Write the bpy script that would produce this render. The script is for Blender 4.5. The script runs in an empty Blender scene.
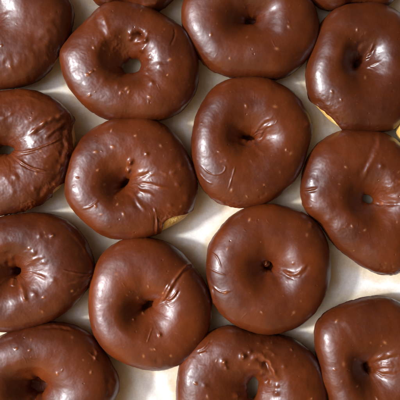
import bpy, math
import numpy as np
from mathutils import Vector

S = 0.00075            # metres per photo pixel on the paper
D = 620.0              # camera height in the same units
ZREF = 16.0            # height of a doughnut's widest outline
sc = bpy.context.scene
col = sc.collection

# ------------------------------------------------------------------ noise
_rng = np.random.RandomState(7)
_perm = np.tile(_rng.permutation(256), 3)
_grad = _rng.normal(size=(256, 3)); _grad /= np.linalg.norm(_grad, axis=1)[:, None]

def perlin(x, y, z):
    xi = np.floor(x).astype(int); yi = np.floor(y).astype(int); zi = np.floor(z).astype(int)
    xf, yf, zf = x-xi, y-yi, z-zi
    u, v, w = [t*t*t*(t*(t*6-15)+10) for t in (xf, yf, zf)]
    xi &= 255; yi &= 255; zi &= 255
    def g(a, b, c):
        h = _perm[_perm[_perm[(xi+a) & 255]+((yi+b) & 255)]+((zi+c) & 255)]
        gr = _grad[h]
        return gr[..., 0]*(xf-a)+gr[..., 1]*(yf-b)+gr[..., 2]*(zf-c)
    def lerp(a, b, t): return a+(b-a)*t
    return 1.6*lerp(lerp(lerp(g(0,0,0), g(1,0,0), u), lerp(g(0,1,0), g(1,1,0), u), v),
                    lerp(lerp(g(0,0,1), g(1,0,1), u), lerp(g(0,1,1), g(1,1,1), u), v), w)

def smooth(a, b, x):
    t = np.clip((x-a)/(b-a), 0, 1)
    return t*t*(3-2*t)

# ------------------------------------------------------------------ materials
def new_mat(name):
    m = bpy.data.materials.new(name); m.use_nodes = True
    nt = m.node_tree
    return m, nt, nt.nodes, nt.links, nt.nodes['Principled BSDF']

def glaze_material():
    m, nt, N, L, b = new_mat('chocolate_icing')
    tc = N.new('ShaderNodeTexCoord'); oi = N.new('ShaderNodeObjectInfo')
    mul = N.new('ShaderNodeMath'); mul.operation = 'MULTIPLY'; mul.inputs[1].default_value = 3.7
    add = N.new('ShaderNodeVectorMath'); add.operation = 'ADD'
    L.new(oi.outputs['Random'], mul.inputs[0]); L.new(tc.outputs['Object'], add.inputs[0]); L.new(mul.outputs[0], add.inputs[1])
    vec = add.outputs[0]
    def noise(scale, detail, rough=0.55):
        n = N.new('ShaderNodeTexNoise'); n.inputs['Scale'].default_value = scale
        n.inputs['Detail'].default_value = detail; n.inputs['Roughness'].default_value = rough
        L.new(vec, n.inputs['Vector']); return n
    def ramp(src, stops):
        r = N.new('ShaderNodeValToRGB'); e = r.color_ramp.elements
        e[0].position, e[0].color = stops[0][0], (*stops[0][1], 1)
        e[1].position, e[1].color = stops[-1][0], (*stops[-1][1], 1)
        for p, c in stops[1:-1]:
            k = e.new(p); k.color = (*c, 1)
        L.new(src, r.inputs[0]); return r
    def mix(fac, a, c):
        x = N.new('ShaderNodeMix'); x.data_type = 'RGBA'
        if hasattr(fac, 'links'): L.new(fac, x.inputs['Factor'])
        else: x.inputs['Factor'].default_value = fac
        if hasattr(a, 'links'): L.new(a, x.inputs['A'])
        else: x.inputs['A'].default_value = (*a, 1)
        if hasattr(c, 'links'): L.new(c, x.inputs['B'])
        else: x.inputs['B'].default_value = (*c, 1)
        return x.outputs['Result']
    big = noise(34, 4)
    base = ramp(big.outputs['Fac'], [(0.28, (0.057, 0.0086, 0.0010)), (0.72, (0.126, 0.0232, 0.0026))])
    fine = noise(420, 3, .6)
    sp = ramp(fine.outputs['Fac'], [(0.66, (0, 0, 0)), (0.76, (1, 1, 1))])
    c1 = mix(sp.outputs[0], base.outputs[0], (0.15, 0.042, 0.013))
    sk = N.new('ShaderNodeAttribute'); sk.attribute_name = 'skirt'
    fl = N.new('ShaderNodeAttribute'); fl.attribute_name = 'fleck'
    c2 = mix(fl.outputs['Fac'], c1, (0.34, 0.115, 0.038))
    th = N.new('ShaderNodeAttribute'); th.attribute_name = 'thin'
    c3 = mix(th.outputs['Fac'], c2, (0.22, 0.052, 0.012))
    tint = N.new('ShaderNodeHueSaturation'); L.new(c3, tint.inputs['Color'])
    tv = N.new('ShaderNodeSeparateColor'); L.new(oi.outputs['Color'], tv.inputs[0]); L.new(tv.outputs[0], tint.inputs['Value'])
    L.new(tint.outputs[0], b.inputs['Base Color'])
    rr = noise(150, 5, .65)
    mr = N.new('ShaderNodeMapRange'); mr.inputs['From Min'].default_value = .3; mr.inputs['From Max'].default_value = .7
    mr.inputs['To Min'].default_value = .31; mr.inputs['To Max'].default_value = .42
    L.new(rr.outputs['Fac'], mr.inputs['Value']); 
    ra = N.new('ShaderNodeMath'); ra.operation = 'MULTIPLY_ADD'; ra.inputs[1].default_value = .42
    L.new(sk.outputs['Fac'], ra.inputs[0]); L.new(mr.outputs[0], ra.inputs[2]); L.new(ra.outputs[0], b.inputs['Roughness'])
    sl = N.new('ShaderNodeMapRange'); sl.inputs['To Min'].default_value = .5; sl.inputs['To Max'].default_value = .08
    L.new(sk.outputs['Fac'], sl.inputs['Value']); L.new(sl.outputs[0], b.inputs['Specular IOR Level'])
    cw = N.new('ShaderNodeMapRange'); cw.inputs['To Min'].default_value = .16; cw.inputs['To Max'].default_value = 0
    L.new(sk.outputs['Fac'], cw.inputs['Value']); L.new(cw.outputs[0], b.inputs['Coat Weight'])
    b.inputs['Specular IOR Level'].default_value = .4
    b.inputs['Coat Weight'].default_value = .16
    mr2 = N.new('ShaderNodeMapRange'); mr2.inputs['From Min'].default_value = .3; mr2.inputs['From Max'].default_value = .7
    mr2.inputs['To Min'].default_value = .16; mr2.inputs['To Max'].default_value = .27
    L.new(rr.outputs['Fac'], mr2.inputs['Value']); L.new(mr2.outputs[0], b.inputs['Coat Roughness'])
    b.inputs['Coat IOR'].default_value = 1.45
    b.inputs['Subsurface Weight'].default_value = .06
    b.inputs['Subsurface Radius'].default_value = (1, .35, .15)
    b.inputs['Subsurface Scale'].default_value = .0012
    n1 = noise(260, 4, .6); n2 = noise(900, 3, .6)
    b1 = N.new('ShaderNodeBump'); b1.inputs['Strength'].default_value = .15; b1.inputs['Distance'].default_value = .00042
    b2 = N.new('ShaderNodeBump'); b2.inputs['Strength'].default_value = .25; b2.inputs['Distance'].default_value = .00011
    L.new(n1.outputs['Fac'], b1.inputs['Height']); L.new(n2.outputs['Fac'], b2.inputs['Height'])
    L.new(b1.outputs[0], b2.inputs['Normal']); L.new(b2.outputs[0], b.inputs['Normal'])
    L.new(b2.outputs[0], b.inputs['Coat Normal'])
    return m

def dough_material():
    m, nt, N, L, b = new_mat('fried_dough')
    tc = N.new('ShaderNodeTexCoord')
    n = N.new('ShaderNodeTexNoise'); n.inputs['Scale'].default_value = 180; n.inputs['Detail'].default_value = 5
    L.new(tc.outputs['Object'], n.inputs['Vector'])
    r = N.new('ShaderNodeValToRGB'); e = r.color_ramp.elements
    e[0].position = .38; e[0].color = (.66, .36, .08, 1); e[1].position = .72; e[1].color = (.88, .68, .26, 1)
    L.new(n.outputs['Fac'], r.inputs[0]); L.new(r.outputs[0], b.inputs['Base Color'])
    b.inputs['Roughness'].default_value = .6
    v = N.new('ShaderNodeTexVoronoi'); v.inputs['Scale'].default_value = 620; L.new(tc.outputs['Object'], v.inputs['Vector'])
    ad = N.new('ShaderNodeMath'); ad.operation = 'ADD'; L.new(n.outputs['Fac'], ad.inputs[0]); L.new(v.outputs['Distance'], ad.inputs[1])
    bp = N.new('ShaderNodeBump'); bp.inputs['Strength'].default_value = .5; bp.inputs['Distance'].default_value = .0005
    L.new(ad.outputs[0], bp.inputs['Height']); L.new(bp.outputs[0], b.inputs['Normal'])
    return m

def paper_material():
    m, nt, N, L, b = new_mat('greaseproof_paper')
    tc = N.new('ShaderNodeTexCoord')
    def noise(scale, detail, rough=.6):
        n = N.new('ShaderNodeTexNoise'); n.inputs['Scale'].default_value = scale
        n.inputs['Detail'].default_value = detail; n.inputs['Roughness'].default_value = rough
        L.new(tc.outputs['Object'], n.inputs['Vector']); return n
    a = noise(26, 6); f = noise(700, 4)
    r = N.new('ShaderNodeValToRGB'); e = r.color_ramp.elements
    e[0].position = .3; e[0].color = (.80, .765, .70, 1); e[1].position = .7; e[1].color = (.88, .865, .825, 1)
    L.new(a.outputs['Fac'], r.inputs[0])
    r2 = N.new('ShaderNodeValToRGB'); e = r2.color_ramp.elements
    e[0].position = .3; e[0].color = (.86, .86, .86, 1); e[1].position = .7; e[1].color = (1, 1, 1, 1)
    L.new(f.outputs['Fac'], r2.inputs[0])
    x = N.new('ShaderNodeMix'); x.data_type = 'RGBA'; x.blend_type = 'MULTIPLY'; x.inputs['Factor'].default_value = 1
    L.new(r.outputs[0], x.inputs['A']); L.new(r2.outputs[0], x.inputs['B'])
    ga = N.new('ShaderNodeAttribute'); ga.attribute_name = 'grease_shade'
    gm = N.new('ShaderNodeMix'); gm.data_type = 'RGBA'; gm.blend_type = 'MULTIPLY'
    gm.inputs['B'].default_value = (.86, .745, .57, 1)  # grease halo tint, deepened to paint in the tan shade between doughnuts
    L.new(ga.outputs['Fac'], gm.inputs['Factor']); L.new(x.outputs['Result'], gm.inputs['A'])
    L.new(gm.outputs['Result'], b.inputs['Base Color'])
    b.inputs['Roughness'].default_value = .62
    bp = N.new('ShaderNodeBump'); bp.inputs['Strength'].default_value = .35; bp.inputs['Distance'].default_value = .0003
    L.new(f.outputs['Fac'], bp.inputs['Height']); L.new(bp.outputs[0], b.inputs['Normal'])
    return m

def wood_material():
    m, nt, N, L, b = new_mat('table_wood')
    tc = N.new('ShaderNodeTexCoord'); w = N.new('ShaderNodeTexWave'); w.inputs['Scale'].default_value = 12
    w.inputs['Distortion'].default_value = 6; w.inputs['Detail'].default_value = 4
    L.new(tc.outputs['Object'], w.inputs['Vector'])
    r = N.new('ShaderNodeValToRGB'); e = r.color_ramp.elements
    e[0].color = (.16, .08, .035, 1); e[1].color = (.28, .15, .07, 1)
    L.new(w.outputs['Fac'], r.inputs[0]); L.new(r.outputs[0], b.inputs['Base Color']); b.inputs['Roughness'].default_value = .5
    return m

M_GLAZE, M_DOUGH, M_PAPER, M_WOOD = glaze_material(), dough_material(), paper_material(), wood_material()

# ------------------------------------------------------------------ mesh helper
def grid_mesh(name, V, mat, parent=None, wrap=True, attrs=None):
    """V: (rows, cols, 3); columns wrap round when wrap is set."""
    nr, nc = V.shape[:2]
    me = bpy.data.meshes.new(name)
    i = np.arange(nr-1)[:, None]; j = np.arange(nc if wrap else nc-1)[None, :]
    j2 = (j+1) % nc
    q = np.stack([i*nc+j, i*nc+j2, (i+1)*nc+j2, (i+1)*nc+j], -1).reshape(-1, 4).astype(np.int32)
    me.vertices.add(nr*nc); me.vertices.foreach_set('co', V.astype(np.float32).ravel())
    me.loops.add(q.size); me.loops.foreach_set('vertex_index', q.ravel())
    me.polygons.add(len(q)); me.polygons.foreach_set('loop_start', np.arange(0, q.size, 4, dtype=np.int32))
    me.polygons.foreach_set('loop_total', np.full(len(q), 4, np.int32))
    me.update(calc_edges=True)
    me.polygons.foreach_set('use_smooth', np.ones(len(q), bool))
    for k, a in (attrs or {}).items():
        at = me.attributes.new(k, 'FLOAT', 'POINT'); at.data.foreach_set('value', a.astype(np.float32).ravel())
    me.materials.append(mat); me.update()
    o = bpy.data.objects.new(name, me); col.objects.link(o)
    if parent is not None: o.parent = parent
    return o

def seg_dist(px, py, pts):
    """signed distance to a polyline and the running fraction along it"""
    best = np.full(px.shape, 1e9); sgn = np.ones(px.shape); frac = np.zeros(px.shape)
    P = np.array(pts, float); Ls = np.hypot(*(P[1:]-P[:-1]).T); tot = Ls.sum(); run = 0
    for k in range(len(P)-1):
        a, b = P[k], P[k+1]; d = b-a; l2 = (d**2).sum()+1e-9
        t = np.clip(((px-a[0])*d[0]+(py-a[1])*d[1])/l2, 0, 1)
        qx, qy = px-a[0]-t*d[0], py-a[1]-t*d[1]
        dist = np.hypot(qx, qy); m = dist < best
        best = np.where(m, dist, best); sgn = np.where(m, np.sign(d[0]*qy-d[1]*qx), sgn)
        frac = np.where(m, (run+t*Ls[k])/tot, frac); run += Ls[k]
    return best, sgn, frac

def smooth_pts(pts):
    P = np.array(pts, float)
    for _ in range(2):
        if len(P) < 3: break
        Q = [P[0]]
        for k in range(len(P)-1):
            Q += [P[k]*.75+P[k+1]*.25, P[k]*.25+P[k+1]*.75]
        Q.append(P[-1]); P = np.array(Q)
    return P

def polar(center, pts, th):
    P = np.array(pts, float)-np.array(center, float)
    a = np.arctan2(-P[:, 1], P[:, 0]) % (2*np.pi); r = np.hypot(P[:, 0], P[:, 1])
    o = np.argsort(a); a, r = a[o], r[o]
    aa = np.concatenate([a-2*np.pi, a, a+2*np.pi]); rr = np.tile(r, 3)
    # periodic Catmull-Rom in angle
    m = np.gradient(rr, aa)
    i = np.clip(np.searchsorted(aa, th)-1, 0, len(aa)-2)
    h = aa[i+1]-aa[i]; t = (th-aa[i])/h
    out = ((2*t**3-3*t**2+1)*rr[i]+(t**3-2*t**2+t)*h*m[i]+(-2*t**3+3*t**2)*rr[i+1]+(t**3-t**2)*h*m[i+1])
    k = 7; ker = np.hanning(k+2)[1:-1]; ker /= ker.sum()
    return np.convolve(np.concatenate([out[-3:], out, out[:3]]), ker, 'valid')

def world_xy(x, y, z):
    f = (D-z)/D
    return (x-200)*f, (200-y)*f

def signed_pow(v, p): return np.sign(v)*np.abs(v)**p

NT, NG, ND = 760, 330, 70
# brightness factor on the icing colour of each doughnut
TONES = {1: .9, 2: 1.0, 3: .85, 4: .85, 5: .8, 6: .68, 7: 1.1, 8: 1.12, 9: .95, 10: .85, 11: 1.08, 12: 1.2, 13: 1.0, 14: 1.12, 15: 1.0, 16: .85, 17: .9}

def doughnut(spec):
    idx = spec['id']; hx, hy = spec['hole']
    th = np.linspace(0, 2*np.pi, NT, endpoint=False)
    R = polar((hx, hy), spec['outline'], th)
    hr = spec.get('hr', 2.2); closed = bool(not isinstance(hr, tuple) or spec.get('plug', 0))
    if closed and not isinstance(hr, tuple) and hr < 6: hr = hr+1.3
    if isinstance(hr, tuple):
        ax, ay, rot = hr
        r = ax*ay/np.sqrt((ay*np.cos(th-rot))**2+(ax*np.sin(th-rot))**2)
    else: r = np.full(NT, float(hr))
    r = r*(1+(.2 if closed else .16)*perlin(np.cos(th)*1.5+idx*9, np.sin(th)*1.5, np.full(NT, .3)))
    s = idx*13.7
    n1 = perlin(np.cos(th)*1.1+s, np.sin(th)*1.1+3.1, np.full(NT, 1.7))
    n2 = perlin(np.cos(th)*1.1+s, np.sin(th)*1.1-5.1, np.full(NT, 4.7))
    top = spec.get('top', 20.)*(1+.10*n1)
    uc = .50+.06*n2
    nin = spec.get('nin', 1.84); flare = spec.get('flare', 5.0)
    m = r+uc*(R-r)
    ska, ske = spec.get('skew', (175, 3.))
    flare = flare+ske*np.clip(np.cos(th-math.radians(ska)), 0, 1)
    f = (D-ZREF)/D
    cx, cy = world_xy(hx, hy, ZREF)

    # glaze edge angle on the cross-section (0 = widest point)
    lift = np.radians(-32+9*perlin(np.cos(th)*3+s, np.sin(th)*3, np.full(NT, 2.2))+6*perlin(np.cos(th)*9+s, np.sin(th)*9, np.full(NT, 5.2)))
    for (lx, ly, hw, deg) in spec.get('bare', []):
        a0 = math.atan2(-(ly-hy), lx-hx)
        d = np.abs((th-a0+np.pi) % (2*np.pi)-np.pi)
        w = smooth(math.radians(hw)*1.7, math.radians(hw)*.3, d)
        lift = lift*(1-w)+w*np.radians(deg+3*perlin(th*14+s, th*0+1.5, th*0))

    def surface(psi, off):
        """psi (rows, NT) angle on the ring's section, off: extra thickness"""
        c, sn = np.cos(psi), np.sin(psi)
        outer = c >= 0
        e_out = 2/2.2; e_in = 2/nin
        re_ = r*(1-(.97 if closed else 0.)*smooth(.30, .85, -sn))+flare*smooth(-.2, .9, sn)
        rho = np.where(outer, m+(R-m)*signed_pow(c, e_out), m-(m-re_)*np.where(closed & (sn < 0), 1., signed_pow(np.abs(c), e_in)))
        zz = np.where(sn >= 0, ZREF+top*np.where(outer, signed_pow(np.abs(sn), e_out), signed_pow(np.abs(sn), e_in)),
                      ZREF-15.5*signed_pow(np.abs(sn), .8))
        X = cx+rho*f*np.cos(th); Y = cy+rho*f*np.sin(th)
        V = np.stack([X, Y, zz], -1)
        # normals from the grid
        dt = np.roll(V, -1, 1)-np.roll(V, 1, 1); dp = np.gradient(V, axis=0)
        nrm = np.cross(dt, dp); nrm /= np.linalg.norm(nrm, axis=-1)[..., None]+1e-9
        return V, nrm

    # ---------- glaze
    a_end = np.radians(240 if closed else 208)
    t = np.linspace(0, 1, NG)[:, None]**1.12
    psi = lift[None, :]+(a_end-lift[None, :])*t
    V, nrm = surface(psi, 0)
    arc = np.concatenate([np.zeros((1, NT)), np.cumsum(np.linalg.norm(np.diff(V, axis=0), axis=-1), 0)])
    sgl = np.clip(arc/2.4, 0, 1)
    thick = -.7+2.1*np.sqrt(np.clip(1-(1-sgl)**2, 0, 1))+.45*np.exp(-((arc-2.6)/1.6)**2)
    X, Y, Z = V[..., 0], V[..., 1], V[..., 2]
    px = 200+X*D/(D-Z); py = 200-Y*D/(D-Z)
    up = smooth(-.05, .35, nrm[..., 2])
    disp = 1.0*perlin(X/30+s, Y/30, Z/30)+.32*perlin(X/11+s, Y/11+4, Z/11)+.10*perlin(X/5.5, Y/5.5+s, Z/5.5)+.05*perlin(X/2.4, Y/2.4+s, Z/2.4)
    disp *= spec.get('lump', 1.)
    fleck = np.zeros_like(X); relief = np.zeros_like(X)
    rng = np.random.RandomState(100+idx)
    rad = np.hypot(px-hx, py-hy); ang = np.arctan2(-(py-hy), px-hx)
    # radial puckers round the closed hole
    for (a0, spread, r0, r1, amp, freq) in spec.get('pucker', [(-5, 50, 3, 26, .7, 9)]):
        da = (ang-math.radians(a0)+np.pi) % (2*np.pi)-np.pi
        w = np.exp(-(da/math.radians(spread))**2)*smooth(r0-3, r0+3, rad)*smooth(r1, r0+4, rad)
        warp = ang*freq*.5+1.1*perlin(px/9+s, py/9, px*0+2)
        nn = perlin(warp, rad/22+s, px*0+.5)
        nn2 = perlin(warp*2.1+7, rad/16+s, px*0+6.5)
        disp += .42*amp*w*smooth(3, 11, rad)*((1-2.2*np.abs(nn))*.9+nn2*.3)
    # faint stretch marks everywhere
    wv = perlin(ang*4+s, rad/30, px*0)
    disp += .08*wv*smooth(8, 22, rad)*smooth(60, 20, rad)
    for fe in spec.get('ridges', []):
        pts, wd, h = fe[0], fe[1]*(1.3 if fe[1] > 1.25 else 1.), fe[2]; mode = fe[3] if len(fe) > 3 else 0
        d, sg, fr = seg_dist(px, py, smooth_pts(pts))
        d = d+.25*perlin(px/4, py/4, px*0+idx)
        tap = smooth(0, .18, fr)*smooth(1, .8, fr) if mode != 2 else 1
        tap = tap*.9+.1
        g = h*np.exp(-(d/wd)**2)
        if mode == 1:      # a fold: ridge with a crease on one side
            g = g-.75*h*np.exp(-((d*sg-1.7*wd)/(1.1*wd))**2)
        near = d < wd*5
        mod = np.clip(.72+.75*perlin(px/7+s, py/7, px*0+11), .1, 1.3)
        g = np.where(near, .70*g*tap*up*mod, 0)
        disp += g; relief += np.clip(g, 0, 1.5)
    for (bx, by, br, bh) in spec.get('bumps', []):
        d = np.hypot(px-bx, py-by)+.15*br*perlin(px/3, py/3, px*0+3)
        disp += bh*np.exp(-(d/br)**2)*up
    cand = []
    for _ in range(int(.36*spec.get('specks', 34))):
        a = rng.uniform(0, 2*np.pi); k = int(a/(2*np.pi)*NT) % NT
        q = rng.uniform(.15, .92); rr = r[k]+q*(R[k]-r[k])
        cand.append((hx+rr*math.cos(a), hy-rr*math.sin(a), rng.uniform(.45, 1.35), rng.uniform(.04, .28), rng.uniform(.0, .8)**2, rng.uniform(0, 3.14), rng.uniform(1, 1.9)))
    for (bx, by) in spec.get('flecks', []):
        cand.append((bx, by, rng.uniform(.8, 1.4), .6, rng.uniform(.35,.8), rng.uniform(0, 3.14), 1.5))
    for (bx, by, br, bh, fv, ro, asp) in cand:
        dx, dy = px-bx, py-by
        u_ = (dx*math.cos(ro)+dy*math.sin(ro))/asp; v_ = -dx*math.sin(ro)+dy*math.cos(ro)
        g = np.exp(-(u_*u_+v_*v_)/br**2)
        disp += bh*g*up; fleck = np.maximum(fleck, fv*g*up)
    # tiny pricked air holes
    for _ in range(3):
        a = rng.uniform(0, 2*np.pi); k = int(a/(2*np.pi)*NT) % NT
        q = rng.uniform(.3, .9); rr = r[k]+q*(R[k]-r[k])
        d = np.hypot(px-(hx+rr*math.cos(a)), py-(hy-rr*math.sin(a)))
        disp -= .4*np.exp(-(d/.6)**2)*up
    # thread-like drag marks in the icing
    for _ in range(spec.get('threads', 4)):
        a = rng.uniform(0, 2*np.pi); k = int(a/(2*np.pi)*NT) % NT
        q = rng.uniform(.3, .85); rr = r[k]+q*(R[k]-r[k])
        x0, y0 = hx+rr*math.cos(a), hy-rr*math.sin(a); dr = a+rng.uniform(-.6, .6)
        ln = rng.uniform(4, 10); bend = rng.uniform(-2, 2)
        pts = [(x0, y0), (x0+ln*.5*math.cos(dr)+bend, y0-ln*.5*math.sin(dr)), (x0+ln*math.cos(dr), y0-ln*math.sin(dr))]
        d, sg, fr = seg_dist(px, py, smooth_pts(pts))
        disp += rng.uniform(.04, .15)*np.exp(-(d/.6)**2)*up*smooth(0, .2, fr)*smooth(1, .7, fr)
    ga_ = np.exp(-(arc/15)**2)
    disp += ga_*(.55*perlin(X/7+s, Y/7, Z/9)+.38*perlin(X/3.2, Y/3.2+s, Z/4)+.2*spec.get('lump', 1.)*perlin(X/1.8+s, Y/1.8, Z/2))
    skirt = smooth(.30, -.12, nrm[..., 2])*smooth(24, 14, arc)
    inner = smooth(np.radians(200), np.radians(165), psi)

    V = V+nrm*(thick+disp*inner*(.25+.75*sgl))[..., None]
    thin = np.clip(np.exp(-(arc/2.2)**2)*.8+.28*relief, 0, 1)
    root = bpy.data.objects.new('doughnut', None); col.objects.link(root)
    root.empty_display_size = .01
    root.location = (cx*S, cy*S, 0)
    root['label'] = spec['label']; root['category'] = 'doughnut'
    root['group'] = 'chocolate glazed ring doughnuts on the paper'
    base = np.array([cx, cy, 0])
    tone = TONES.get(idx, 1.)
    go = grid_mesh('glaze', (V-base)*S, M_GLAZE, root, True, {'fleck': np.clip(fleck, 0, 1), 'thin': thin, 'skirt': skirt}); go.color = (tone, tone, tone, 1)

    if 'knob' in spec:
        kx, ky, kr, kz = spec['knob']; wx, wy = world_xy(kx, ky, kz)
        a, b_ = np.meshgrid(np.linspace(0, 2*np.pi, 48, endpoint=False), np.linspace(-np.pi/2, np.pi/2, 30))
        dirs = np.stack([np.cos(b_)*np.cos(a), np.cos(b_)*np.sin(a), np.sin(b_)*2.0], -1)
        rr = kr*(1+.18*perlin(dirs[..., 0]*1.5, dirs[..., 1]*1.5+5, dirs[..., 2]*1.2))
        K = (np.array([wx, wy, kz])-base+dirs*rr[..., None])*S
        ko = grid_mesh('icing_knob', K, M_GLAZE, root, True); ko.color = (1, 1, 1, 1); ko['label'] = 'small rounded knob of icing plugging the hole'
    # ---------- dough under and below the glaze (a closed ring)
    pd = np.linspace(0, 2*np.pi, ND)[:, None]*np.ones((1, NT//2))
    full = (R, r, m, top, th, lift)
    sub = slice(0, NT, 2)
    R, r, m, top, th, flare = R[sub], r[sub], m[sub], top[sub], th[sub], flare[sub]
    Vd, nd = surface_d(pd, R, r, m, top, th, cx, cy, f, nin, flare, closed)
    dd = 1.0*perlin(Vd[..., 0]/30+s, Vd[..., 1]/30, Vd[..., 2]/30)+.32*perlin(Vd[..., 0]/11+s, Vd[..., 1]/11+4, Vd[..., 2]/11)
    lf = lift[sub][None, :]
    sink = 7*smooth(lf+.12, lf+.5, pd)*smooth(np.radians(235), np.radians(225), pd)
    Vd = Vd+nd*(dd*spec.get('lump', 1.)-.25-sink)[..., None]
    Vd[..., 2] = np.maximum(Vd[..., 2], .35)
    grid_mesh('dough', (Vd-base)*S, M_DOUGH, root, True)
    return root

def surface_d(psi, R, r, m, top, th, cx, cy, f, nin, flare, closed):
    c, sn = np.cos(psi), np.sin(psi); outer = c >= 0
    e_out = 2/2.2; e_in = 2/nin
    re_ = r*(1-(.97 if closed else 0.)*smooth(.30, .85, -sn))+flare*smooth(-.2, .9, sn)
    rho = np.where(outer, m+(R-m)*signed_pow(c, e_out), m-(m-re_)*np.where(closed & (sn < 0), 1., signed_pow(np.abs(c), e_in)))
    zz = np.where(sn >= 0, ZREF+top*np.where(outer, signed_pow(np.abs(sn), e_out), signed_pow(np.abs(sn), e_in)),
                  ZREF-15.5*signed_pow(np.abs(sn), .8))
    V = np.stack([cx+rho*f*np.cos(th), cy+rho*f*np.sin(th), zz], -1)
    dt = np.roll(V, -1, 1)-np.roll(V, 1, 1)
    dp = np.empty_like(V); dp[1:-1] = V[2:]-V[:-2]; dp[0] = V[1]-V[-2]; dp[-1] = dp[0]
    n = np.cross(dt, dp); n /= np.linalg.norm(n, axis=-1)[..., None]+1e-9
    return V, n

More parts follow.
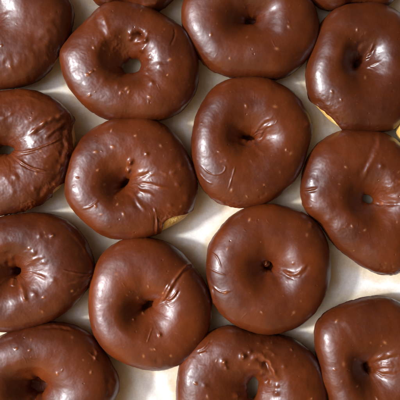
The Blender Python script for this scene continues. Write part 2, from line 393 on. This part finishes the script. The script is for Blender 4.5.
# ------------------------------------------------------------------ the seventeen doughnuts
SPECS = [
 dict(id=1, hole=(-12, 18), hr=2.5, label='smooth doughnut filling the top left corner of the picture',
  outline=[(60,-12),(69,0),(73,12),(71,26),(67,40),(61,51),(54,64),(44,74),(33,81),(20,86),(6,88),(-12,88),(-40,84),(-65,66),(-82,40),(-86,10),(-76,-20),(-52,-42),(-20,-52),(20,-46),(45,-30)],
  ridges=[([(-5,64),(20,62),(45,46),(56,20),(54,0)], 6, 1.2), ([(-5,76),(18,74),(38,66),(54,50)], 3, .6), ([(58,52),(62,44),(64,36)], .8, .7)],
  flecks=[(11,67),(2,46)], bare=[(60,60,9,4)]),
 dict(id=2, hole=(132, 66), hr=(10, 8, .4), skew=(135, 13), flare=4, lump=1.15, nin=2.15, label='doughnut whose open hole shows paper, with a pitted lump just above the hole',
  outline=[(61.8,54),(64,73.5),(74,93),(88,107),(109,118),(130,120),(151,120.5),(168.5,118),(184,108),(194,93),(197.5,73.5),(195,52.5),(188,35),(175.5,23),(161.5,15),(144,7.5),(126.5,3.5),(109,5),(101,9),(90,19),(77.5,31.5),(68,42)],
  ridges=[([(100,8),(105,20),(111,34),(114,44)], 3.0, 1.0, 1), ([(174,28),(175,36),(170,47)], 1.1, -1.1), ([(88,75),(93,71.5)], .9, 1.0, 2), ([(133,44),(140,41),(147,36),(149,30)], 1.4, 1.2), ([(144,44),(149,52),(148,60)], 2, 1.1)],
  bumps=[(121,53,7,-2.0),(139,35,3.8,-6.5),(146,40,2.6,2.4),(143,49,3,2.4),(131,38,2.4,1.6),(151,58,3,1.0),(147,72,3,.9),(152,83,2.5,.8),(131,33,2.6,1.4),(109,44,8,-1.5),(160,66,3,.8),(118,86,3.5,.9),(104,80,3,.5)],
  flecks=[(88,75),(91,72.5),(94,48),(121,93),(150,97),(129,92),(170,60),(168,75),(127,89),(90,95)], pucker=[(-20,60,7,28,.6,7)], specks=50),
 dict(id=3, hole=(134, -50), label='doughnut cut off by the top edge, above the one with the pitted lump', nin=1.75,
  outline=[(92,-4),(99,3),(109,4.5),(120,2),(132,3),(143,7),(152,10),(162,7),(171,0),(186,-20),(193,-50),(180,-88),(150,-108),(115,-108),(85,-88),(73,-55),(78,-22)],
  ridges=[([(100,2),(120,-1),(140,4),(155,6)], 1.6, .9, 1), ([(140,2),(148,4),(158,2)], 1.5, .9)], lump=1.3),
 dict(id=4, hole=(251, 21), hr=(6.5, 4.6, .2), plug=1, label='very smooth wide doughnut in the middle of the top edge, small dark hole', lump=.7,
  outline=[(183,7.5),(183,22),(188,39),(197.5,54),(209,67),(224,74),(242.5,77),(265,78),(284,76.5),(296,69),(308,56),(316,41),(317.5,26),(314,11),(307,-2),(290,-22),(255,-33),(220,-28),(192,-10)],
  bare=[(205,66,12,-5)], pucker=[(35,40,3,24,.5,8)], flecks=[(211,35),(289,27),(277,49)], specks=26),
 dict(id=5, hole=(353, -50), label='doughnut cut off by the top edge, above the one with a yellow rim',
  outline=[(309,-4),(317,4),(328,9),(338,8),(346,4),(358,2.5),(372,3),(384,5),(393,0),(405,-18),(412,-50),(400,-85),(375,-108),(340,-112),(308,-95),(292,-60),(298,-25)],
  ridges=[([(335,5),(350,0),(370,1)], 1.4, .8)]),
 dict(id=6, hole=(357.5, 63), hr=(6.5, 3.8, .9), plug=1, label='doughnut near the upper right with a thin yellow dough rim at lower left', lump=.8,
  outline=[(307,68),(311.5,52.5),(316,38.5),(321,26),(331.5,14),(342,7.5),(359.5,5),(377,5.5),(389,10),(400,17),(412,40),(417,70),(411,97),(400,121),(393,128),(380.5,131),(363,131),(347,130),(335,124),(321,112),(312,101),(307.5,87)],
  bare=[(325,116,20,17)], ridges=[([(357,63),(355,53),(361,43),(370,37)], 2.6, -2.0), ([(361,66),(368,56),(374,42)], 1.4, 1.5, 1), ([(364,69),(377,64),(387,57)], 1.2, .9), ([(391,90),(398,96)], 1.1, -.8)],
  pucker=[(15,38,4,30,.9,11)], flecks=[(332,92),(357,30),(341,100)], specks=26),
 dict(id=7, hole=(5, 150), hr=(10, 5, .1), lump=1.5, nin=1.9, label='doughnut with rough folded icing and ragged right side, on the left edge',
  outline=[(0,93),(17.5,91),(38.5,93),(52.5,99),(65,108),(73,117),(74,130.5),(74.5,148),(71,163),(65,179),(52.5,193),(38.5,204),(21,211.6),(0,214.5),(-20,212),(-40,198),(-52,175),(-54,148),(-45,120),(-25,101)],
  bare=[(74,140,15,17),(58,188,9,14),(32,207,8,10)],
  ridges=[([(15,154),(28,152),(42,147),(56,141),(66,134)], 1.0, 1.5, 1), ([(15,157),(24,164),(34,169),(46,171),(54,171)], 1.0, 1.6, 1), ([(28,136),(42,124),(56,117),(73,114)], 1.8, 2.4, 1),
   ([(44,139),(56,128),(68,122)], 1.5, 1.3, 1), ([(70,122),(65,135),(67,148),(63,160),(65,170)], 1.8, 1.8, 1), ([(62,172),(56,183),(46,188),(40,198)], 1.6, 1.5, 1), ([(57,150),(61,162),(56,175)], 1.5, 1.1),
   ([(0,121),(12,113),(24,104)], 1.6, .9), ([(26,124),(36,116),(44,110)], 1.8, 1.1), ([(35,160),(44,158),(55,152)], 1.2, .7), ([(3,176),(12,184),(14,196)], 2, .7), ([(6,99),(25,97),(42,102)], 1.4, .8)],
  bumps=[(66,127,3,-1.4),(69,155,2.6,-1.6),(60,166,2.5,1.0),(34,188,2.4,.8),(16,177,3,.9)], pucker=[(-10,80,8,30,1.0,8)], specks=44, threads=9),
 dict(id=8, hole=(125, 183), hr=(7, 3.6, .8), plug=1, label='doughnut with a bare patch of yellow dough at its lower right',
  outline=[(65.6,185),(69,166),(79,145.6),(92,131),(110.6,121.5),(131,120),(154,121.5),(167,128),(180,142),(189,159),(196,177),(197,190),(193,206),(186,216),(173,225.5),(159,233),(142.5,237.5),(124,238.5),(105,235),(88,224),(75,211),(67.5,198)],
  bare=[(175,223,15,42)],
  ridges=[([(131,180),(140,173),(150,169)], 1.6, 1.4, 1), ([(137,184),(150,184),(162,188),(172,188)], 1.6, 1.5), ([(134,187),(144,193),(156,196)], 1.4, 1.1), ([(130,190),(138,202),(146,212)], 1.6, 1.0, 1), ([(154,206),(157,218),(156,233)], 1.1, 1.2, 1), ([(82,209),(92,206),(99,200)], 1.2, .9), ([(148,175),(160,172),(170,176)], 1.5, .8)],
  bumps=[(131,161,2.6,2.8),(129,169,2.6,2.4),(172,173,3,1.0),(178,184,3,1.0),(147,154,1.8,1.0),(140,194,3,.9),(186,198,3,.7),(170,205,2.4,.7),(180,165,2.4,.7)],
  pucker=[(-12,42,3,34,1.2,10)], flecks=[(112,131),(136,136),(113,147),(96,152),(98,170),(161,146),(78,178),(96,206),(118,205),(124,214)], specks=56),
 dict(id=9, hole=(249, 138), hr=(7.5, 3.2, 3.0), plug=1, label='upper middle doughnut with a curled lip at its hole and a scratch below', lump=.95,
  outline=[(192,142.5),(195,124),(203,104),(212,91),(225,82),(243,78.5),(261,79),(277,84.5),(294,95),(303,109),(310.5,124),(310,139),(306,153),(297,175),(283,191),(263,203),(243,207),(225,203.5),(210,195),(200,182),(194,164)],
  bare=[(232,206,16,2)],
  ridges=[([(233,137),(242,141),(252,143),(259,138),(262,129),(270,120)], 1.5, 1.7, 1), ([(255,137),(258,127),(266,119),(274,118)], 1.3, 1.2, 1), ([(260,133),(268,126),(274,124)], 1.1, .9), ([(235,165),(232,178),(228,190)], .8, .9), ([(201,164),(208,172),(217,175),(224,172),(226,166),(221,165)], .8, .9), ([(237,133),(243,136),(248,136)], 1.2, -1.1), ([(256,150),(266,156)], 1.5, .6), ([(258,197),(266,192)], 1.3, -1.0), ([(200,172),(206,180),(214,184)], .7, .6)],
  bumps=[(255,146,3,1.3),(307,124,3,1.2),(254,131,2.5,.8)], pucker=[(25,50,3,26,.8,10)], flecks=[(246,106),(232,190),(219,152),(247,196),(286,150)], specks=40),
 dict(id=10, hole=(368, 199), hr=(6.5, 5, 2.6), skew=(170, 7), nin=1.85, label='doughnut on the right edge with a small open hole and dented left side',
  outline=[(302,184),(305,168),(312,152.5),(326,139.5),(340,132.5),(361,132),(380,133),(390,137),(400,146),(415,165),(424,195),(420,235),(410,258),(400,271),(386,273.5),(368.6,268.4),(353,259),(337.6,247),(328,235),(319,222),(308.5,212),(303,200)],
  bare=[(392,273,14,0)],
  ridges=[([(378,131),(379,143),(374,157),(366,170),(360,182)], 1.9, 1.2, 1), ([(374,203),(386,205),(402,203)], 1.6, -2.0), ([(375,199),(388,198),(402,196)], 2.5, 1.0), ([(303,189),(310,190),(319,187)], 1.2, 1.2, 1), ([(304,206),(314,206)], 1.2, .9), ([(380,262),(384,268)], 1.2, -.7), ([(391,264),(393,270)], 1.2, -.7), ([(352,204),(358,212)], 1.6, -.7)],
  bumps=[(306,197,3.6,-1.1),(381,166,2.6,.9),(327,220,4,.9),(345,232,8,-.7),(390,187,7,1.4),(313,180,4,.6)], pucker=[(12,36,6,32,.9,10)], flecks=[(352,226),(365,230),(346,167)], specks=34),
 dict(id=11, hole=(17, 271), hr=4.0, skew=(130, 7), label='doughnut on the left edge with creases meeting at a point on its right', lump=1.1,
  outline=[(0,218),(21,214.5),(45.5,214),(61,218),(75,228),(86,242),(92,257),(94,271),(88.5,284),(79,298),(65,311),(49,321),(28,327),(0,329.5),(-22,324),(-42,305),(-50,275),(-45,248),(-25,227)],
  ridges=[([(93,273),(82,279),(66,284)], 1.1, 1.1, 1), ([(93,274),(80,274),(62,270)], 1.0, .8, 1), ([(93,271),(88,256),(78,240),(66,230)], 1.4, 1.0, 1), ([(92,276),(84,286),(72,295)], 1.0, .9), ([(22,283),(24,292),(26,302)], 1.9, 1.9), ([(14,279),(13,288)], 2.2, 1.6), ([(24,266),(36,258),(46,256)], 1.6, 1.2), ([(26,272),(38,274),(48,280)], 1.5, 1.0), ([(88,282),(76,290)], .8, .7)],
  bumps=[(34,252,3,1.0),(52,236,2.6,.9),(40,236,2.4,.7),(35,294,3,.9),(54,280,3,.6),(8,262,3,-1.2),(12,256,2.6,.9),(45,262,3,.7)],
  pucker=[(-10,70,3,30,1.2,9)], flecks=[(30,248),(53,236),(44,297),(72,290)], specks=44),
 dict(id=12, hole=(148, 305), hr=(8, 4.2, .6), plug=1, skew=(205, 4), label='lower middle doughnut with one long fold running up right from its hole', lump=.75,
  outline=[(90,296),(92.7,277),(100,260),(111,247.5),(127,240),(149,239),(165,243),(181.6,253.6),(194,268),(204.5,284.4),(210,300.7),(210.5,317),(205,335),(196,349),(183,360.5),(163.4,367.5),(141.7,367),(120,359),(105.4,348),(96,335),(90.5,315)],
  bare=[(150,368,14,-3)],
  ridges=[([(158,306),(166,296),(172,284),(180,272),(188,265),(195,263)], 1.3, 1.7, 1), ([(166,300),(173,298),(178,289)], 1.1, 1.3, 1), ([(160,303),(164,292),(170,282)], .9, .8), ([(147,343),(150,334),(153,327)], .9, .7), ([(181,268),(190,270),(198,280)], 1.6, -.5), ([(110,300),(125,302)], 1.6, .3)],
  bumps=[(160,335,1.7,1.0),(157,361,3,-.6)], pucker=[(10,40,4,34,.55,13),(170,60,6,34,.3,10)], flecks=[(160,335),(149,286),(155,349),(133,320),(143,314)], specks=34),
 dict(id=13, knob=(266.5, 263, 3.6, 15), hole=(268.5, 266), hr=(6.2, 5.2, 2.6), plug=1, skew=(190, 3), nin=1.9, label='round doughnut with a tiny knob of icing inside its hole', lump=.65,
  outline=[(207,262),(210,246),(220,229.5),(234.5,215),(251,207),(269,205),(287,208),(305,215.5),(318,228),(326.5,246),(329,267.5),(326.5,286),(319,304),(305,320),(287,329.5),(267,333),(247,328.5),(229,319),(216,305.6),(209,286)],
  ridges=[([(282,269),(292,275),(300,272),(307,262)], 1.5, 1.7, 1), ([(286,272),(296,280),(303,272)], 1.2, .8), ([(208,266),(216,271),(227,275)], .8, .7), ([(212,284),(222,293),(232,290)], .8, .8), ([(209,276),(213,290),(214,303)], 1.2, 1.0), ([(211,252),(218,256),(222,268)], .7, .6)],
  bumps=[(310,226,2.8,1.4),(214,302,2.2,1.2)], pucker=[(-15,30,5,26,.5,8)], flecks=[(226,292),(262,312),(294,312),(250,220)], specks=26),
 dict(id=14, hole=(38, 386), hr=9.5, skew=(150, 5), nin=1.95, label='doughnut in the bottom left corner with a wide dark hole and bulging right side', lump=.8,
  outline=[(0,338),(16,331),(32.5,326),(55,323.5),(71.5,325.5),(84.5,331.5),(97.5,343),(106,357),(112,368),(117.5,378),(118,389),(113,400),(105,420),(85,440),(50,452),(10,448),(-15,430),(-28,400),(-25,365),(-14,346)],
  ridges=[([(40,328),(58,326),(76,330)], 1.2, .9, 1), ([(92,345),(97,355),(93,362)], 1.1, 1.0), ([(106,372),(109,384),(107,398)], 2, -1.2), ([(88,352),(98,362)], 1.0, .7)],
  bumps=[(115,383,4,1.0),(96,353,2,.8)], pucker=[(-20,50,7,24,.35,8)], flecks=[(58,373),(17,349),(91,372),(94,357),(30,350)], specks=40),
 dict(id=15, hole=(253, 388), hr=(12, 6.5, 1.45), lump=1.15, nin=1.9, label='doughnut at the bottom edge with a tall open hole and lumpy icing',
  outline=[(178,379),(182,362),(193,345),(210,332),(228,326.5),(250,332),(274,335.5),(294,340),(308,350),(317.5,364),(323.5,382),(325,400),(318,425),(300,445),(265,455),(225,450),(192,430),(178,405)],
  ridges=[([(250,361),(258,354),(266,358),(273,367),(279,381)], 2.2, 3.0, 1), ([(256,366),(264,368),(270,376),(272,388)], 1.5, 1.3), ([(197,351),(205,348),(211,338)], 1.2, 1.1, 1), ([(262,352),(270,350),(276,356)], 1.4, .9), ([(200,354),(208,352)], 1.1, .8), ([(222,326),(232,326)], 2, .8)],
  bumps=[(243,356,2.8,3.0),(224,362,2.8,2.0),(250,352,2.4,1.2),(262,372,2.4,1.8),(277,392,2.6,1.4),(268,380,2.2,-1.6),(226,367,2,1.0),(236,395,3,1.6),(266,364,3.0,-3.6),(272,374,2.2,1.2),(284,366,2.4,.7),(205,385,2.4,.6),(260,344,3,.7),(277,385,2.4,1.0)],
  pucker=[(20,50,8,30,.6,8)], flecks=[(243,355),(224,361),(208,396),(291,350),(311,398),(196,383)], specks=50),
 dict(id=16, hole=(366.5, 367), hr=(6, 4, 1.9), plug=1, label='doughnut in the bottom right corner with a swollen lip beside its closed hole', lump=.85,
  outline=[(315.5,340),(317,326),(325.7,314),(338,307),(354.6,301.5),(371,298),(385,298),(400,303),(418,315),(432,340),(438,370),(430,405),(410,430),(375,440),(345,430),(332,410),(327,393),(322,381),(318,361)],
  
  ridges=[([(371,380),(367,373),(369,364),(376,357),(388,354),(400,352)], 2.2, 2.0, 1), ([(372,366),(384,362),(396,360)], 1.8, .8), ([(374,372),(386,370),(398,372)], 1.5, .7), ([(362,352),(350,328),(342,316)], 2.4, .4)],
  bumps=[(384,366,8,1.5),(370,362,2.6,-1.4)], pucker=[(-5,45,4,36,.9,15)], flecks=[(335,369),(385,342),(337,321),(377,399)], specks=36),
 dict(id=17, hole=(457, 130), label='yellow sliver of a doughnut side showing at the far right edge',
  outline=[(396.5,132),(402,114),(418,96),(445,84),(480,82),(510,100),(520,130),(510,162),(480,178),(450,178),(430,162),(407,150)],
  bare=[(397,133,22,30)]),
]
for sp in SPECS: doughnut(sp)

# ------------------------------------------------------------------ paper and table
n = 840; half = 420
gx, gy = np.meshgrid(np.linspace(-half, half, n), np.linspace(half, -half, n))
px, py = gx+200, 200-gy
z = .5*perlin(gx/60, gy/60, gx*0)+.18*perlin(gx/14, gy/14, gx*0+3)
for q in range(26):      # faint hard creases
    rq = np.random.RandomState(300+q); x0, y0 = rq.uniform(0, 400, 2); a = rq.uniform(0, 6.28); ln = rq.uniform(15, 60)
    d, sg, fr = seg_dist(px, py, [(x0, y0), (x0+ln*math.cos(a), y0+ln*math.sin(a))])
    z += rq.uniform(-.25, .35)*np.exp(-np.abs(d)/1.6)*smooth(0, .3, fr)*smooth(1, .7, fr)
cre = 1-np.abs(perlin(gx/48+3, gy/48, gx*0+8))*5
z += .7*np.clip(cre, 0, 1)**2*smooth(-.1, .3, perlin(gx/90, gy/90, gx*0+2))
for pts, w, h in [([(130,366),(140,384),(152,400),(172,424)], 7, 3.2), ([(156,366),(168,386),(180,406)], 6, 2), ([(334,300),(352,270)], 1.2, .8), ([(283,60),(300,84),(308,100)], 1.5, 1.6), ([(311,100),(316,124),(314,140)], 1.3, 1.8), ([(322,112),(325,128)], 1.2, 1.4),
                  ([(204,70),(214,88),(200,118)], 1.2, 1.0), ([(84,228),(98,248)], 1.2, 1.0), ([(90,312),(96,330),(92,340)], 2., 2.2), ([(66,96),(78,100),(92,116)], 1.4, .9), ([(78,216),(66,214),(58,213)], 1.4, 1.4)]:
    d, sg, fr = seg_dist(px, py, smooth_pts(pts))
    z += .38*h*np.exp(-(d/w)**2)*smooth(0, .3, fr)*smooth(1, .7, fr)
z -= z.max()*0
grease_shade = np.zeros_like(gx)  # mask round each outline: grease soak plus painted tan shade
for sp in SPECS:
    hx, hy = sp['hole']; a = np.arctan2(-(py-hy), px-hx) % (2*np.pi); rad = np.hypot(px-hx, py-hy)
    tt = np.linspace(0, 2*np.pi, 361); RR = polar((hx, hy), sp['outline'], tt)
    gap = rad-np.interp(a, tt, RR)
    grease_shade = np.maximum(grease_shade, smooth(15, 2, gap+7*perlin(px/16, py/16, px*0+sp['id'])+3*perlin(px/5, py/5, px*0+2)))
P = np.stack([gx, gy, z-.9], -1)*S
paper = grid_mesh('paper', P[::-1], M_PAPER, None, False, {'grease_shade': grease_shade[::-1]})
paper['kind'] = 'structure'
m = bpy.data.meshes.new('tabletop')
h = .6; v = [(x, y, zz) for zz in (-.03, -.003) for (x, y) in ((-h, -h), (h, -h), (h, h), (-h, h))]
m.from_pydata(v, [], [(3, 2, 1, 0), (4, 5, 6, 7), (0, 1, 5, 4), (1, 2, 6, 5), (2, 3, 7, 6), (3, 0, 4, 7)])
m.materials.append(M_WOOD)
tb = bpy.data.objects.new('tabletop', m); col.objects.link(tb); tb['kind'] = 'structure'

# ------------------------------------------------------------------ light
w = bpy.data.worlds.new('World'); sc.world = w; w.use_nodes = True
N, L = w.node_tree.nodes, w.node_tree.links
bg = N['Background']; bg.inputs['Strength'].default_value = 1.0
tc = N.new('ShaderNodeTexCoord')
def lobe(direction, power, color):
    v = Vector(direction).normalized()
    d = N.new('ShaderNodeVectorMath'); d.operation = 'DOT_PRODUCT'; d.inputs[1].default_value = v
    L.new(tc.outputs['Generated'], d.inputs[0])
    mx = N.new('ShaderNodeMath'); mx.operation = 'MAXIMUM'; mx.inputs[1].default_value = 0; L.new(d.outputs['Value'], mx.inputs[0])
    pw = N.new('ShaderNodeMath'); pw.operation = 'POWER'; pw.inputs[1].default_value = power; L.new(mx.outputs[0], pw.inputs[0])
    sc_ = N.new('ShaderNodeVectorMath'); sc_.operation = 'SCALE'; sc_.inputs[0].default_value = color; L.new(pw.outputs[0], sc_.inputs['Scale'])
    return sc_.outputs[0]
def vadd(a, c):
    v = N.new('ShaderNodeVectorMath'); v.operation = 'ADD'; L.new(a, v.inputs[0])
    if hasattr(c, 'links'): L.new(c, v.inputs[1])
    else: v.inputs[1].default_value = c
    return v.outputs[0]
out = vadd(vadd(lobe((-.74, -.02, .70), 19, (10.6, 10.9, 12.4)), lobe((-.6, -.75, .10), 2.0, (1.0, .68, .36))), (.13, .083, .045))
L.new(out, bg.inputs['Color'])

from mathutils import Vector
ld = bpy.data.lights.new('window_light', 'SUN'); ld.energy = 3.7; ld.specular_factor = .9; ld.angle = math.radians(6); ld.color = (.93, .97, 1.0)
lo = bpy.data.objects.new('window_light', ld); col.objects.link(lo)
el, az = math.radians(37.5), math.radians(181)
dv = Vector((math.cos(az)*math.cos(el), math.sin(az)*math.cos(el), math.sin(el)))
lo.rotation_euler = dv.to_track_quat('Z', 'Y').to_euler(); lo.location = dv*1.5

# ------------------------------------------------------------------ camera
cd = bpy.data.cameras.new('camera'); cam = bpy.data.objects.new('camera', cd); col.objects.link(cam)
cam.location = (0, 0, D*S); cd.sensor_width = 36; cd.lens = 36*D/400.; cd.clip_end = 50; cd.clip_start = .01
sc.camera = cam
sc.view_settings.view_transform = 'Standard'; sc.view_settings.look = 'None'; sc.view_settings.exposure = 0
sc.render.engine = 'CYCLES'
